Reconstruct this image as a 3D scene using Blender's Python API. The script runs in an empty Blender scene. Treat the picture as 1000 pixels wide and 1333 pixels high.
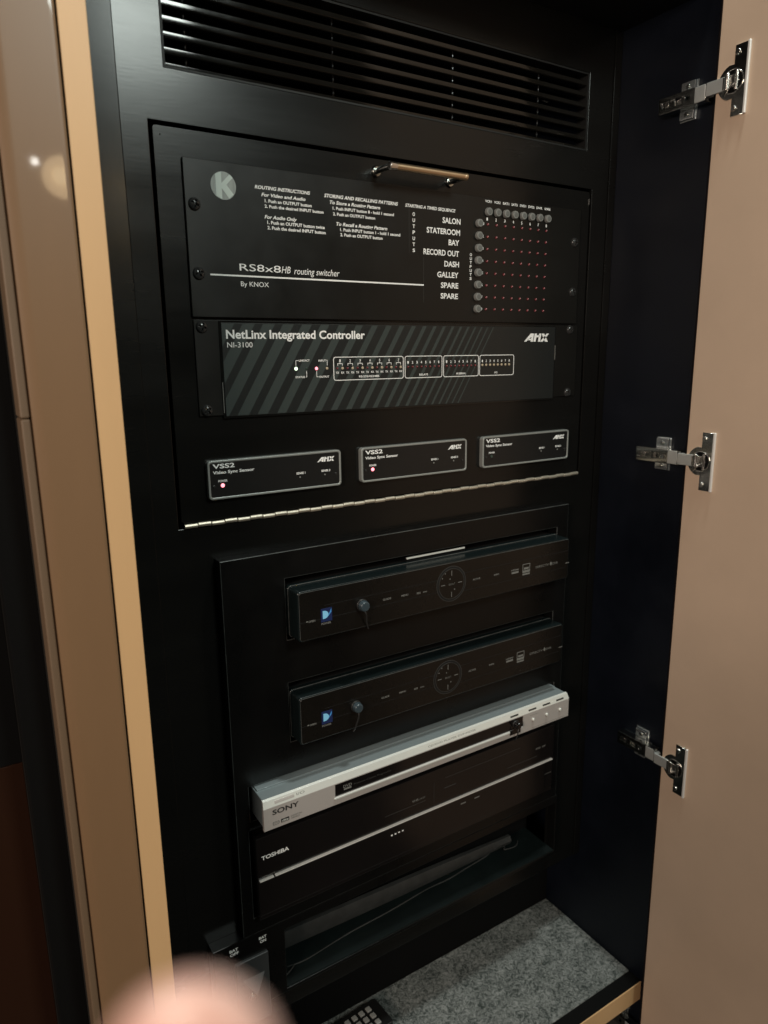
import bpy, bmesh, math, random
from mathutils import Vector, Matrix
random.seed(7)
S = 0.001                                   # everything below is written in millimetres
scene = bpy.context.scene
COL = scene.collection

# ------------------------------------------------------------------ camera
cd = bpy.data.cameras.new("camera"); cam = bpy.data.objects.new("camera", cd); COL.objects.link(cam)
CAM = Vector((-445.84, -645.55, -166.73))
right = Vector((0.84568886, -0.53355131, -0.01154763))
fwd = Vector((0.51886757, 0.82709172, -0.21609193))
up = Vector((0.12484708, 0.17675485, 0.97630473))
m = Matrix((right, up, -fwd)).transposed().to_4x4(); m.translation = CAM * S
cam.matrix_world = m
cd.sensor_fit = 'VERTICAL'; cd.sensor_height = 36; cd.sensor_width = 27
cd.lens = 36 * 925.2 / 1333
cd.clip_start = 0.003; cd.clip_end = 50
cd.dof.use_dof = True; cd.dof.focus_distance = 0.72; cd.dof.aperture_fstop = 7.4
scene.camera = cam

# ------------------------------------------------------------------ light
w = bpy.data.worlds.new("World"); scene.world = w; w.use_nodes = True
w.node_tree.nodes["Background"].inputs[0].default_value = (1.0, 0.80, 0.62, 1)
w.node_tree.nodes["Background"].inputs[1].default_value = 0.012
def area(name, loc, target, sx, sy, power, color):
    l = bpy.data.lights.new(name, 'AREA'); l.shape = 'RECTANGLE'; l.size = sx * S; l.size_y = sy * S
    l.energy = power; l.color = color
    o = bpy.data.objects.new(name, l); COL.objects.link(o)
    o.location = Vector(loc) * S
    o.rotation_euler = (Vector(target) - Vector(loc)).to_track_quat('-Z', 'Y').to_euler()
    return o
area("ceiling_panel_light", (195, -1900, 1000), (0, 0, -300), 450, 440, 20, (0.90, 1.0, 0.93))
area("warm_room_light", (-1700, -1150, 200), (0, -100, -450), 500, 500, 26, (1.0, 0.83, 0.70))
area("overhead_downlight", (200, -330, 1150), (0, -150, -900), 130, 130, 17, (0.93, 1.0, 0.95))
scene.view_settings.view_transform = 'Standard'; scene.view_settings.look = 'None'
scene.view_settings.exposure = 0.0; scene.view_settings.gamma = 1.0

# ------------------------------------------------------------------ materials
def mat(name, col, rough=0.5, metal=0.0, noise=0.0, nscale=40, bump=0.0, bscale=300, coat=0.0, coat_r=0.05,
        emit=None, estr=0, spec=0.5, rvar=0.0, stretch=None, bdist=0.0004, alpha=1):
    m = bpy.data.materials.new(name); m.use_nodes = True
    nt = m.node_tree; b = nt.nodes["Principled BSDF"]
    b.inputs["Base Color"].default_value = (*col, 1); b.inputs["Roughness"].default_value = rough
    b.inputs["Metallic"].default_value = metal; b.inputs["Coat Weight"].default_value = coat
    b.inputs["Coat Roughness"].default_value = coat_r; b.inputs["Specular IOR Level"].default_value = spec
    if emit: b.inputs["Emission Color"].default_value = (*emit, 1); b.inputs["Emission Strength"].default_value = estr
    tc = nt.nodes.new("ShaderNodeTexCoord"); mp = nt.nodes.new("ShaderNodeMapping")
    nt.links.new(tc.outputs["Object"], mp.inputs[0])
    if stretch: mp.inputs["Scale"].default_value = stretch
    if noise or rvar:
        n = nt.nodes.new("ShaderNodeTexNoise"); n.inputs["Scale"].default_value = nscale; n.inputs["Detail"].default_value = 6
        n.inputs["Roughness"].default_value = 0.62
        nt.links.new(mp.outputs[0], n.inputs["Vector"])
        if noise:
            mr = nt.nodes.new("ShaderNodeMapRange"); mr.inputs[1].default_value = 0.3; mr.inputs[2].default_value = 0.7
            mr.inputs[3].default_value = 1 - noise; mr.inputs[4].default_value = 1 + noise
            nt.links.new(n.outputs["Fac"], mr.inputs[0])
            mx = nt.nodes.new("ShaderNodeVectorMath"); mx.operation = 'SCALE'; mx.inputs[0].default_value = col
            nt.links.new(mr.outputs[0], mx.inputs["Scale"]); nt.links.new(mx.outputs[0], b.inputs["Base Color"])
        if rvar:
            mr2 = nt.nodes.new("ShaderNodeMapRange"); mr2.inputs[1].default_value = 0.3; mr2.inputs[2].default_value = 0.7
            mr2.inputs[3].default_value = rough - rvar; mr2.inputs[4].default_value = rough + rvar
            nt.links.new(n.outputs["Fac"], mr2.inputs[0]); nt.links.new(mr2.outputs[0], b.inputs["Roughness"])
    if bump:
        n2 = nt.nodes.new("ShaderNodeTexNoise"); n2.inputs["Scale"].default_value = bscale; n2.inputs["Detail"].default_value = 4
        nt.links.new(mp.outputs[0], n2.inputs["Vector"])
        bp = nt.nodes.new("ShaderNodeBump"); bp.inputs["Strength"].default_value = bump; bp.inputs["Distance"].default_value = bdist
        nt.links.new(n2.outputs["Fac"], bp.inputs["Height"]); nt.links.new(bp.outputs[0], b.inputs["Normal"])
    return m
M = {}
M['panel'] = mat('black_satin_paint', (0.005, 0.005, 0.0046), 0.25, noise=0.15, nscale=9, bump=0.35, bscale=500, rvar=0.07, bdist=0.00006, stretch=(0.12, 1, 1), spec=0.42)
M['panel_flat'] = mat('black_textured_paint', (0.0035, 0.0035, 0.0034), 0.30, noise=0.15, nscale=20, spec=0.32, bump=0.4, bscale=1200, rvar=0.05, bdist=0.0001)
M['rack'] = mat('black_anodised_panel', (0.007, 0.0068, 0.006), 0.33, bump=0.25, bscale=1500, rvar=0.07, nscale=11, spec=0.4, bdist=0.00008)
M['inner'] = mat('black_interior_paint', (0.003, 0.003, 0.003), 0.6)
M['void'] = mat('black_void_paint', (0.0012, 0.0012, 0.0012), 0.85, spec=0.15)
M['navy'] = mat('dark_navy_lining', (0.0016, 0.0030, 0.0068), 0.45, noise=0.25, nscale=8, rvar=0.08, spec=0.35)
M['tan'] = mat('tan_edge_banding', (0.57, 0.36, 0.18), 0.45, noise=0.05, nscale=12, stretch=(1, 1, 0.15))
M['door'] = mat('beige_laminate', (0.56, 0.425, 0.315), 0.40, noise=0.07, nscale=5, rvar=0.09, bump=0.15, bscale=350, bdist=0.0002)
M['lacquer'] = mat('brown_gloss_lacquer', (0.185, 0.108, 0.056), 0.4, noise=0.10, nscale=6, coat=0.45, coat_r=0.04, stretch=(1, 1, 0.2))
M['bead'] = mat('brown_edge_bead', (0.13, 0.085, 0.05), 0.6)
M['darkwood'] = mat('dark_brown_gloss', (0.022, 0.009, 0.005), 0.25)
M['gloss'] = mat('black_gloss_paint', (0.008, 0.008, 0.0075), 0.16, rvar=0.05, nscale=30)
M['slat'] = mat('black_gloss_slat', (0.007, 0.0065, 0.0055), 0.09, rvar=0.03, nscale=25)
M['nickel'] = mat('polished_nickel', (0.72, 0.70, 0.66), 0.2, metal=1.0, rvar=0.08, nscale=200)
M['nickel_dark'] = mat('dark_nickel', (0.50, 0.52, 0.50), 0.15, metal=1.0)
M['stb_edge'] = mat('plastic_edge_highlight', (0.05, 0.052, 0.05), 0.2, noise=0.4, nscale=90)  # bezel edge highlight put into the bevel colour
M['link'] = mat('bright_plated_link', (0.60, 0.62, 0.60), 0.26, metal=0.6)
M['edge_glint'] = mat('black_edge_highlight', (0.045, 0.048, 0.046), 0.3, noise=0.5, nscale=60)  # paler bevel colour, paints the light line along the surround edges
M['zinc'] = mat('zinc_plate', (0.60, 0.65, 0.66), 0.17, metal=0.9)
M['brass'] = mat('satin_brass', (0.66, 0.50, 0.33), 0.38, metal=1.0)
M['hinge'] = mat('pale_nickel_hinge', (0.60, 0.55, 0.45), 0.42, metal=0.8)
M['screw'] = mat('black_zinc_screw', (0.03, 0.03, 0.03), 0.2)
M['white'] = mat('white_print', (0.92, 0.93, 0.92), 0.5)
M['dim'] = mat('grey_print', (0.15, 0.15, 0.14), 0.5)
M['faint'] = mat('faint_print', (0.035, 0.035, 0.033), 0.5)
M['logo'] = mat('silver_badge', (0.33, 0.36, 0.345), 0.45, noise=0.35, nscale=300, stretch=(1, 1, 0.1))
M['logo_light'] = mat('pale_badge', (0.60, 0.68, 0.64), 0.5)
M['button'] = mat('grey_rubber_button', (0.20, 0.205, 0.195), 0.55)
M['button_top'] = mat('grey_button_top', (0.13, 0.135, 0.13), 0.5)
M['led_red'] = mat('red_led_lens', (0.13, 0.012, 0.018), 0.2)
M['led_pink'] = mat('led_glint', (0.55, 0.30, 0.31), 0.3)  # pale spots painted as glints on the unlit lenses
M['led_dark'] = mat('dark_led', (0.04, 0.06, 0.05), 0.2)
M['led_amber'] = mat('amber_led', (0.50, 0.42, 0.30), 0.3)
M['led_lit_red'] = mat('lit_red_led', (1, 0.2, 0.25), 0.3, emit=(1.0, 0.25, 0.30), estr=2.6)
M['led_lit_white'] = mat('lit_green_led', (0.8, 1, 0.8), 0.3, emit=(0.78, 1.0, 0.72), estr=1.5)
M['face'] = mat('charcoal_faceplate', (0.012, 0.014, 0.014), 0.36, bump=0.2, bscale=1500, bdist=0.00008)
M['stripe'] = mat('slate_stripe_print', (0.038, 0.050, 0.048), 0.40)
M['sensor_frame'] = mat('grey_metal_bezel', (0.33, 0.35, 0.335), 0.35, metal=0.4)
M['sensor'] = mat('black_sensor_face', (0.009, 0.009, 0.009), 0.35)
M['stb'] = mat('black_brown_plastic', (0.0055, 0.0048, 0.004), 0.26, spec=0.4, rvar=0.05, nscale=20)
M['stb_side'] = mat('black_plastic_shell', (0.005, 0.0085, 0.009), 0.24)
M['groove'] = mat('black_groove', (0.002, 0.002, 0.002), 0.6)
M['blue'] = mat('blue_logo', (0.06, 0.26, 0.60), 0.4, emit=(0.05, 0.25, 0.6), estr=0.03)
M['blue_pale'] = mat('pale_blue_logo', (0.22, 0.55, 0.80), 0.4, emit=(0.12, 0.4, 0.6), estr=0.03)
M['navyprint'] = mat('navy_logo_field', (0.01, 0.02, 0.08), 0.4)
M['emitter'] = mat('smoky_emitter_plastic', (0.035, 0.05, 0.06), 0.2)
M['wire'] = mat('black_wire', (0.02, 0.02, 0.02), 0.35)
M['silver'] = mat('silver_plastic', (0.41, 0.38, 0.36), 0.42, metal=0.2, bump=0.1, bscale=2500, bdist=0.00005)
M['silver_top'] = mat('grey_metal_top', (0.21, 0.245, 0.255), 0.36, metal=0.3)
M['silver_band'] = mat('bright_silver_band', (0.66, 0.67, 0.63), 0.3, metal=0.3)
M['window'] = mat('black_display_window', (0.006, 0.005, 0.005), 0.12)
M['vcr'] = mat('black_gloss_plastic', (0.007, 0.006, 0.006), 0.2, rvar=0.05, nscale=20)
M['trim'] = mat('chrome_trim', (0.75, 0.74, 0.71), 0.3, metal=0.25)
M['teal'] = mat('dark_green_board', (0.003, 0.006, 0.006), 0.42, noise=0.3, nscale=25)
M['lip'] = mat('grey_rubber_strip', (0.022, 0.023, 0.0225), 0.5, noise=0.3, nscale=60)
M['switch'] = mat('charcoal_switch_plate', (0.035, 0.037, 0.038), 0.4)
M['switch2'] = mat('grey_switch_wedge', (0.10, 0.10, 0.10), 0.35)
M['plastic'] = mat('black_remote_plastic', (0.006, 0.006, 0.006), 0.35)
M['key'] = mat('grey_remote_key', (0.20, 0.20, 0.19), 0.5)
M['lampglass'] = mat('lamp_glass', (0.9, 0.75, 0.5), 0.4, emit=(1.0, 0.72, 0.40), estr=13)
M['lamprim'] = mat('lamp_rim', (0.8, 0.7, 0.5), 0.4, emit=(1.0, 0.75, 0.42), estr=20)
M['bulb'] = mat('lamp_bulb', (1, 1, 1), 0.4, emit=(1.0, 0.97, 0.9), estr=70)
def skin_mat():
    m = mat('skin', (0.385, 0.305, 0.30), 0.5, noise=0.16, nscale=140)
    b = m.node_tree.nodes["Principled BSDF"]; b.inputs["Subsurface Weight"].default_value = 0.15
    b.inputs["Subsurface Radius"].default_value = (0.006, 0.002, 0.001)
    return m
M['skin'] = skin_mat(); M['nail'] = mat('nail', (0.62, 0.38, 0.32), 0.3)
def carpet_mat():
    m = bpy.data.materials.new('grey_felt_carpet'); m.use_nodes = True; nt = m.node_tree; b = nt.nodes["Principled BSDF"]
    b.inputs["Roughness"].default_value = 0.95; b.inputs["Specular IOR Level"].default_value = 0.1
    tc = nt.nodes.new("ShaderNodeTexCoord")
    dn = nt.nodes.new("ShaderNodeTexNoise"); dn.inputs["Scale"].default_value = 90; dn.inputs["Detail"].default_value = 3
    nt.links.new(tc.outputs["Object"], dn.inputs["Vector"])
    ad = nt.nodes.new("ShaderNodeMixRGB"); ad.blend_type = 'ADD'; ad.inputs[0].default_value = 0.02
    nt.links.new(tc.outputs["Object"], ad.inputs[1]); nt.links.new(dn.outputs["Color"], ad.inputs[2])
    a = nt.nodes.new("ShaderNodeTexNoise"); a.inputs["Scale"].default_value = 240; a.inputs["Detail"].default_value = 5; a.inputs["Roughness"].default_value = 0.7
    nt.links.new(ad.outputs[0], a.inputs["Vector"])
    c = nt.nodes.new("ShaderNodeTexNoise"); c.inputs["Scale"].default_value = 38; c.inputs["Detail"].default_value = 5
    nt.links.new(tc.outputs["Object"], c.inputs["Vector"])
    mm = nt.nodes.new("ShaderNodeMath"); mm.operation = 'MULTIPLY_ADD'; mm.inputs[1].default_value = 0.22
    nt.links.new(c.outputs["Fac"], mm.inputs[0])
    m2 = nt.nodes.new("ShaderNodeMath"); m2.operation = 'MULTIPLY'; m2.inputs[1].default_value = 0.8
    nt.links.new(a.outputs["Fac"], m2.inputs[0]); nt.links.new(m2.outputs[0], mm.inputs[2])
    cr = nt.nodes.new("ShaderNodeValToRGB"); e = cr.color_ramp.elements
    e[0].position = 0.41; e[0].color = (0.035, 0.042, 0.039, 1); e[1].position = 0.64; e[1].color = (0.245, 0.255, 0.245, 1)
    nt.links.new(mm.outputs[0], cr.inputs[0]); nt.links.new(cr.outputs[0], b.inputs["Base Color"])
    bp = nt.nodes.new("ShaderNodeBump"); bp.inputs["Strength"].default_value = 0.8; bp.inputs["Distance"].default_value = 0.002
    nt.links.new(a.outputs["Fac"], bp.inputs["Height"]); nt.links.new(bp.outputs[0], b.inputs["Normal"])
    return m
M['carpet'] = carpet_mat()

# ------------------------------------------------------------------ object helpers
def worldloc(o):
    v = Vector((0, 0, 0))
    while o is not None:
        v = v + o.location; o = o.parent
    return v
def obj(name, bm, m, parent=None, label=None, smooth=False, origin=None):
    """bm in mm, coordinates relative to the parent thing (or the world)"""
    me = bpy.data.meshes.new(name)
    if origin is not None:
        bmesh.ops.translate(bm, verts=bm.verts, vec=-Vector(origin))
    bmesh.ops.scale(bm, verts=bm.verts, vec=(S, S, S))
    bm.normal_update()
    bm.to_mesh(me); bm.free()
    for mm in (m if isinstance(m, (list, tuple)) else [m]): me.materials.append(M[mm])
    if smooth:
        for p in me.polygons: p.use_smooth = True
        me.set_sharp_from_angle(angle=math.radians(50))
    o = bpy.data.objects.new(name, me); COL.objects.link(o)
    if smooth:
        wn = o.modifiers.new('weighted_normals', 'WEIGHTED_NORMAL'); wn.keep_sharp = True; wn.weight = 80
    if origin is not None: o.location = Vector(origin) * S
    if parent is not None: o.parent = parent
    if label: o['label'] = label
    return o
def inst(src, loc, parent, rot=None):
    o = src.copy(); COL.objects.link(o); o.parent = parent; o.location = Vector(loc) * S
    if rot: o.rotation_euler = rot
    return o
def thing(name, label, cat, loc=(0, 0, 0), group=None):
    o = bpy.data.objects.new(name, None); COL.objects.link(o); o.location = Vector(loc) * S
    o.empty_display_size = 0.02
    return tag(o, label, cat, group)
def tag(o, label, cat, group=None):
    o['label'] = label; o['category'] = cat
    if group: o['group'] = group
    return o
def copy_tree(o, loc=None, parent=None):
    c = o.copy(); COL.objects.link(c)
    if parent is not None: c.parent = parent
    if loc is not None: c.location = Vector(loc) * S
    for ch in list(o.children): copy_tree(ch, None, c)
    return c
def B(): return bmesh.new()
def box(bm, x0, x1, y0, y1, z0, z1, bev=0, mi=0, seg=2):
    t = bmesh.new(); bmesh.ops.create_cube(t, size=1)
    bmesh.ops.scale(t, verts=t.verts, vec=(abs(x1 - x0), abs(y1 - y0), abs(z1 - z0)))
    bmesh.ops.translate(t, verts=t.verts, vec=((x0 + x1) / 2, (y0 + y1) / 2, (z0 + z1) / 2))
    if bev: bmesh.ops.bevel(t, geom=t.edges[:], offset=bev, segments=seg, profile=0.5, affect='EDGES')
    merge(bm, t, mi); return bm
def merge(bm, t, mi=0, mtx=None):
    if mtx is not None: bmesh.ops.transform(t, matrix=mtx, verts=t.verts)
    for f in t.faces:
        if mi: f.material_index = mi
    me = bpy.data.meshes.new('t'); t.to_mesh(me); t.free(); bm.from_mesh(me); bpy.data.meshes.remove(me)
def rr(x0, x1, z0, z1, r, n=5):
    pts = []
    for cx, cz, a0 in ((x1 - r, z1 - r, 0), (x0 + r, z1 - r, 90), (x0 + r, z0 + r, 180), (x1 - r, z0 + r, 270)):
        for k in range(n + 1):
            a = math.radians(a0 + 90 * k / n); pts.append((cx + r * math.cos(a), cz + r * math.sin(a)))
    return pts                                   # counter-clockwise seen from -y with x right, z up
def prism(bm, pts, y0, y1, bev=0, mi=0, seg=2):
    """outline in x,z extruded from y0 (front) to y1 (back)"""
    t = bmesh.new()
    a = [t.verts.new((x, y0, z)) for x, z in pts]; b = [t.verts.new((x, y1, z)) for x, z in pts]
    f = t.faces.new(a); t.faces.new(b[::-1]); n = len(pts)
    for i in range(n): t.faces.new((a[i], b[i], b[(i + 1) % n], a[(i + 1) % n]))
    bmesh.ops.recalc_face_normals(t, faces=t.faces)
    if bev: bmesh.ops.bevel(t, geom=[e for e in f.edges], offset=bev, segments=seg, profile=0.5, affect='EDGES')
    merge(bm, t, mi); return bm
def ring(bm, po, pi_, y0, y1, mi=0, bev=0):
    t = bmesh.new(); n = len(po)
    L = [[t.verts.new((x, y, z)) for x, z in p] for p, y in ((po, y0), (pi_, y0), (pi_, y1), (po, y1))]
    for k in range(4):
        A, C = L[k], L[(k + 1) % 4]
        for i in range(n): t.faces.new((A[i], A[(i + 1) % n], C[(i + 1) % n], C[i]))
    bmesh.ops.recalc_face_normals(t, faces=t.faces)
    if bev:
        es = [e for e in t.edges if all(abs(v.co.y - y0) < 1e-6 for v in e.verts) and e.calc_face_angle(0) > 1]
        bmesh.ops.bevel(t, geom=es, offset=bev, segments=2, profile=0.5, affect='EDGES')
    merge(bm, t, mi); return bm
def cyl(bm, p0, p1, r0, r1=None, n=20, mi=0, bev=0):
    r1 = r0 if r1 is None else r1
    p0, p1 = Vector(p0), Vector(p1); d = p1 - p0
    t = bmesh.new(); bmesh.ops.create_cone(t, cap_ends=True, segments=n, radius1=r0, radius2=r1, depth=d.length)
    if bev: bmesh.ops.bevel(t, geom=[e for e in t.edges if any(len(f.verts) > 4 for f in e.link_faces)], offset=bev, segments=2, profile=0.5, affect='EDGES')
    q = Vector((0, 0, 1)).rotation_difference(d.normalized())
    merge(bm, t, mi, Matrix.Translation((p0 + p1) / 2) @ q.to_matrix().to_4x4()); return bm
def tube(bm, pts, r, n=8, mi=0):
    P = [Vector(p) for p in pts]
    # catmull-rom smoothing
    Q = []
    for i in range(len(P) - 1):
        a = P[max(i - 1, 0)]; b = P[i]; c = P[i + 1]; d = P[min(i + 2, len(P) - 1)]
        for k in range(5):
            t = k / 5; Q.append(0.5 * ((2 * b) + (c - a) * t + (2 * a - 5 * b + 4 * c - d) * t * t + (3 * b - a - 3 * c + d) * t ** 3))
    Q.append(P[-1]); prev = None; ref = Vector((0, 0, 1)); t = bmesh.new()
    for i, q in enumerate(Q):
        d = (Q[min(i + 1, len(Q) - 1)] - Q[max(i - 1, 0)]).normalized()
        u = d.cross(ref); u = (u if u.length > 0.1 else d.cross(Vector((1, 0, 0)))).normalized(); v = d.cross(u)
        R = [t.verts.new(q + r * (math.cos(2 * math.pi * k / n) * u + math.sin(2 * math.pi * k / n) * v)) for k in range(n)]
        if prev:
            for k in range(n): t.faces.new((prev[k], prev[(k + 1) % n], R[(k + 1) % n], R[k]))
        else: t.faces.new(R[::-1])
        prev = R
    t.faces.new(prev); bmesh.ops.recalc_face_normals(t, faces=t.faces); merge(bm, t, mi); return bm
def plate(bm, x0, x1, z0, z1, y0, y1, holes, bev=0.6):
    xs = sorted({x0, x1, *[h[0] for h in holes], *[h[1] for h in holes]}); zs = sorted({z0, z1, *[h[2] for h in holes], *[h[3] for h in holes]})
    xs = [x for x in xs if x0 <= x <= x1]; zs = [z for z in zs if z0 <= z <= z1]
    def solid(i, j):
        if i < 0 or j < 0 or i >= len(xs) - 1 or j >= len(zs) - 1: return False
        cx = (xs[i] + xs[i + 1]) / 2; cz = (zs[j] + zs[j + 1]) / 2
        return not any(h[0] < cx < h[1] and h[2] < cz < h[3] for h in holes)
    t = bmesh.new(); V = {}
    def v(i, j, k):
        if (i, j, k) not in V: V[i, j, k] = t.verts.new((xs[i], (y0, y1)[k], zs[j]))
        return V[i, j, k]
    for i in range(len(xs) - 1):
        for j in range(len(zs) - 1):
            if not solid(i, j): continue
            t.faces.new((v(i, j, 0), v(i + 1, j, 0), v(i + 1, j + 1, 0), v(i, j + 1, 0)))
            t.faces.new((v(i, j, 1), v(i, j + 1, 1), v(i + 1, j + 1, 1), v(i + 1, j, 1)))
            if not solid(i - 1, j): t.faces.new((v(i, j, 0), v(i, j + 1, 0), v(i, j + 1, 1), v(i, j, 1)))
            if not solid(i + 1, j): t.faces.new((v(i + 1, j, 0), v(i + 1, j, 1), v(i + 1, j + 1, 1), v(i + 1, j + 1, 0)))
            if not solid(i, j - 1): t.faces.new((v(i, j, 0), v(i, j, 1), v(i + 1, j, 1), v(i + 1, j, 0)))
            if not solid(i, j + 1): t.faces.new((v(i, j + 1, 0), v(i + 1, j + 1, 0), v(i + 1, j + 1, 1), v(i, j + 1, 1)))
    bmesh.ops.recalc_face_normals(t, faces=t.faces)
    if bev:
        es = [e for e in t.edges if e.calc_face_angle(0) > 1 and all(abs(q.co.y - y0) < 1e-5 for q in e.verts)]
        bmesh.ops.bevel(t, geom=es, offset=bev, segments=2, profile=0.5, affect='EDGES')
    merge(bm, t); return bm
def disc(bm, x, z, r, y, n=16, mi=0, h=0.3, bev=0):
    return cyl(bm, (x, y + 0.001, z), (x, y - h, z), r, n=n, mi=mi, bev=bev)

_tcache = {}
def text_mesh(s, bold=False, italic=False):
    k = (s, bold, italic)
    if k in _tcache: return _tcache[k]
    cu = bpy.data.curves.new('t', 'FONT'); cu.body = s; cu.size = 1; cu.resolution_u = 3
    if bold: cu.offset = 0.024
    if italic: cu.shear = 0.25
    o = bpy.data.objects.new('t', cu); COL.objects.link(o)
    dg = bpy.context.evaluated_depsgraph_get(); me = bpy.data.meshes.new_from_object(o.evaluated_get(dg))
    bpy.data.objects.remove(o); bpy.data.curves.remove(cu)
    V = [tuple(v.co)[:2] for v in me.vertices]; F = [tuple(p.vertices) for p in me.polygons]; bpy.data.meshes.remove(me)
    x0 = min(v[0] for v in V); x1 = max(v[0] for v in V)
    _tcache[k] = (V, F, x0, x1); return _tcache[k]
def put_text(bm, s, x, z, width, capH, style='', y=0, mi=0, xf=None):
    """text on the plane y, baseline z, left x, scaled to the width; capital height capH"""
    V, F, x0, x1 = text_mesh(s, 'b' in style, 'i' in style)
    sx = width / (x1 - x0); sz = capH / 0.73
    vs = [bm.verts.new((x + (a - x0) * sx, y, z + b * sz) if xf is None else xf(x + (a - x0) * sx, z + b * sz)) for a, b in V]
    for f in F:
        try: q = bm.faces.new([vs[i] for i in f]); q.material_index = mi; q.normal_update(); 
        except ValueError: continue
        if q.normal.y > 0 and xf is None: q.normal_flip()
def rect(bm, x0, x1, z0, z1, y, h=0.12, mi=0): return box(bm, x0, x1, y - h, y, z0, z1, mi=mi)
def recess_screw():
    """pan head screw, axis towards -y, with a cross recess"""
    t = bmesh.new(); R, H, nr, na = 5.6, 3.2, 9, 32; rows = []
    for i in range(nr + 1):
        r = R * i / nr; row = []
        for k in range(na):
            a = 2 * math.pi * (k + 0.5) / na; x, z = r * math.cos(a), r * math.sin(a)
            h = H * (1 - (r / R) ** 2) ** 0.5
            if r < 3.7 and (abs(x) < 0.75 or abs(z) < 0.75) : h -= 1.9
            row.append(t.verts.new((x, -h, z)))
        rows.append(row)
    for i in range(1, nr + 1):
        for k in range(na):
            if i == 1: pass
            t.faces.new((rows[i - 1][k], rows[i][k], rows[i][(k + 1) % na], rows[i - 1][(k + 1) % na]))
    bmesh.ops.remove_doubles(t, verts=t.verts, dist=0.01); bmesh.ops.recalc_face_normals(t, faces=t.faces)
    for f in t.faces:
        if f.calc_center_median().y > 0: pass
    return t

# ================================================================== THE CABINET
cab = thing('equipment_cabinet', 'tall black-lined built-in equipment cabinet with tan front edges, holding the rack gear', 'cabinet', (0, 0, -1068))
def C(name, bm, m, label=None, smooth=False):            # part of the cabinet, written in world mm
    bmesh.ops.translate(bm, verts=bm.verts, vec=(0, 0, 1068)); return obj(name, bm, m, cab, label, smooth)
TOP = 420
C('side_panel', box(B(), -352, -334.7, -127, 260, -1120, TOP), 'inner', 'left side panel')
C('side_panel', box(B(), 301.4, 319, -127, 260, -1120, TOP), 'navy', 'right side panel, dark navy lining')
C('edge_banding', box(B(), -351.8, -334.6, -128.4, -127, -1120, TOP, 0.4), 'tan', 'tan vertical front edge on the left')
C('edge_banding', box(B(), 306, 319, -128.4, -127, -1120, TOP, 0.4), 'tan', 'tan vertical front edge on the right, behind the door')
C('floor_panel', box(B(), -334.6, 301.3, -124, 62, -1068, -1040), 'inner')
C('edge_banding', box(B(), -334.5, 301.2, -125.4, -124, -1067, -1037, 0.4), 'tan', 'tan front edge under the carpet')
C('lining', box(B(), -334.6, 301.3, -123.9, -104, -1040, -1036.4), 'void', 'black strip at the front of the cabinet floor')
C('ceiling_panel', box(B(), -334.6, 301.3, -120, 250, 203.2, 220), 'inner')
C('back_panel', box(B(), -334.6, 301.3, 250, 260, -909, 203), 'void')
C('back_panel', box(B(), -334.6, 301.3, 62, 68, -1040, -909.2), 'void', 'black recess wall behind the carpet')
C('back_panel', box(B(), -334.6, 301.3, 6, 250, -915, -909.2), 'void', 'black shelf underside above the carpet')
holes = [(-250.2, 249.3, 66.7, 150.3), (-266.3, 261.6, -323.6, 25.4), (-225, 226, -770, -365), (-187, 231, -868, -790)]
C('face_panel', plate(B(), -288.6, 288.8, -909, 203, 0, 4, holes, 0.5), 'panel', 'black satin front panel with vent and equipment openings')
t = B(); prism(t, [(-334.5, -909), (-288.7, -909), (-288.7, 203), (-334.5, 203)], -0.6, 3, 0.3)
for v in t.verts: v.co.y += (-288.7 - v.co.x) * 0.07 - 0.3
C('filler_strip', t, 'panel', 'blue-grey filler strip beside the front panel')
C('filler_strip', box(B(), 289.6, 301.2, -1.2, 3, -909, 203, 0.4), 'panel', 'narrow filler strip by the right side panel')
C('backing_board', box(B(), -262, 257, 40, 43, -345, 48), 'void', 'dark backing behind the hinged panel')

# vent grille
vent = thing('vent_grille', 'glossy black louvred vent grille across the top of the front panel', 'vent', (0, 0, 66.8))
t = B(); ring(t, rr(-250, 249.1, 0.2, 83.3, 0.5, 1), rr(-248.2, 247.4, 1.8, 81.5, 0.4, 1), 0.8, 16); obj('vent_frame', t, 'inner', vent)
def slat_bm():
    t = B(); pr = []
    # cross-section: rounded nose at the front, blade rising to the back
    pr += [(5.0, 3.6), (3.4, 3.4), (2.7, 3.1), (2.42, 2.8), (2.4, 2.6), (2.4, -0.8), (2.6, -1.1), (3.4, -1.7), (4.3, -2.1), (13, -1.2), (13, 0.8), (7.0, 1.6)]
    A = [t.verts.new((-248.1, y, z)) for y, z in pr]; C2 = [t.verts.new((247.3, y, z)) for y, z in pr]
    t.faces.new(A); t.faces.new(C2[::-1])
    for i in range(len(pr)): t.faces.new((A[i], A[(i + 1) % len(pr)], C2[(i + 1) % len(pr)], C2[i]))
    bmesh.ops.recalc_face_normals(t, faces=t.faces); return t
s0 = obj('slat', slat_bm(), 'slat', vent, smooth=True); s0.location = Vector((0, 0, 1.6)) * S
for k in range(1, 7): inst(s0, (0, 0, 1.6 + 11.7 * k), vent)
for x in (-225, -81.7, 62, 185): obj('tie_rod', cyl(B(), (x, 18, 2), (x, 18, 81), 1.0, n=10), 'screw', vent)
for x, z in ((-92, 26), (196, 44), (186, 16)): obj('clip', box(B(), x - 5, x + 5, 17, 20, z, z + 3, 0.5), 'nickel_dark', vent)

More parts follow.
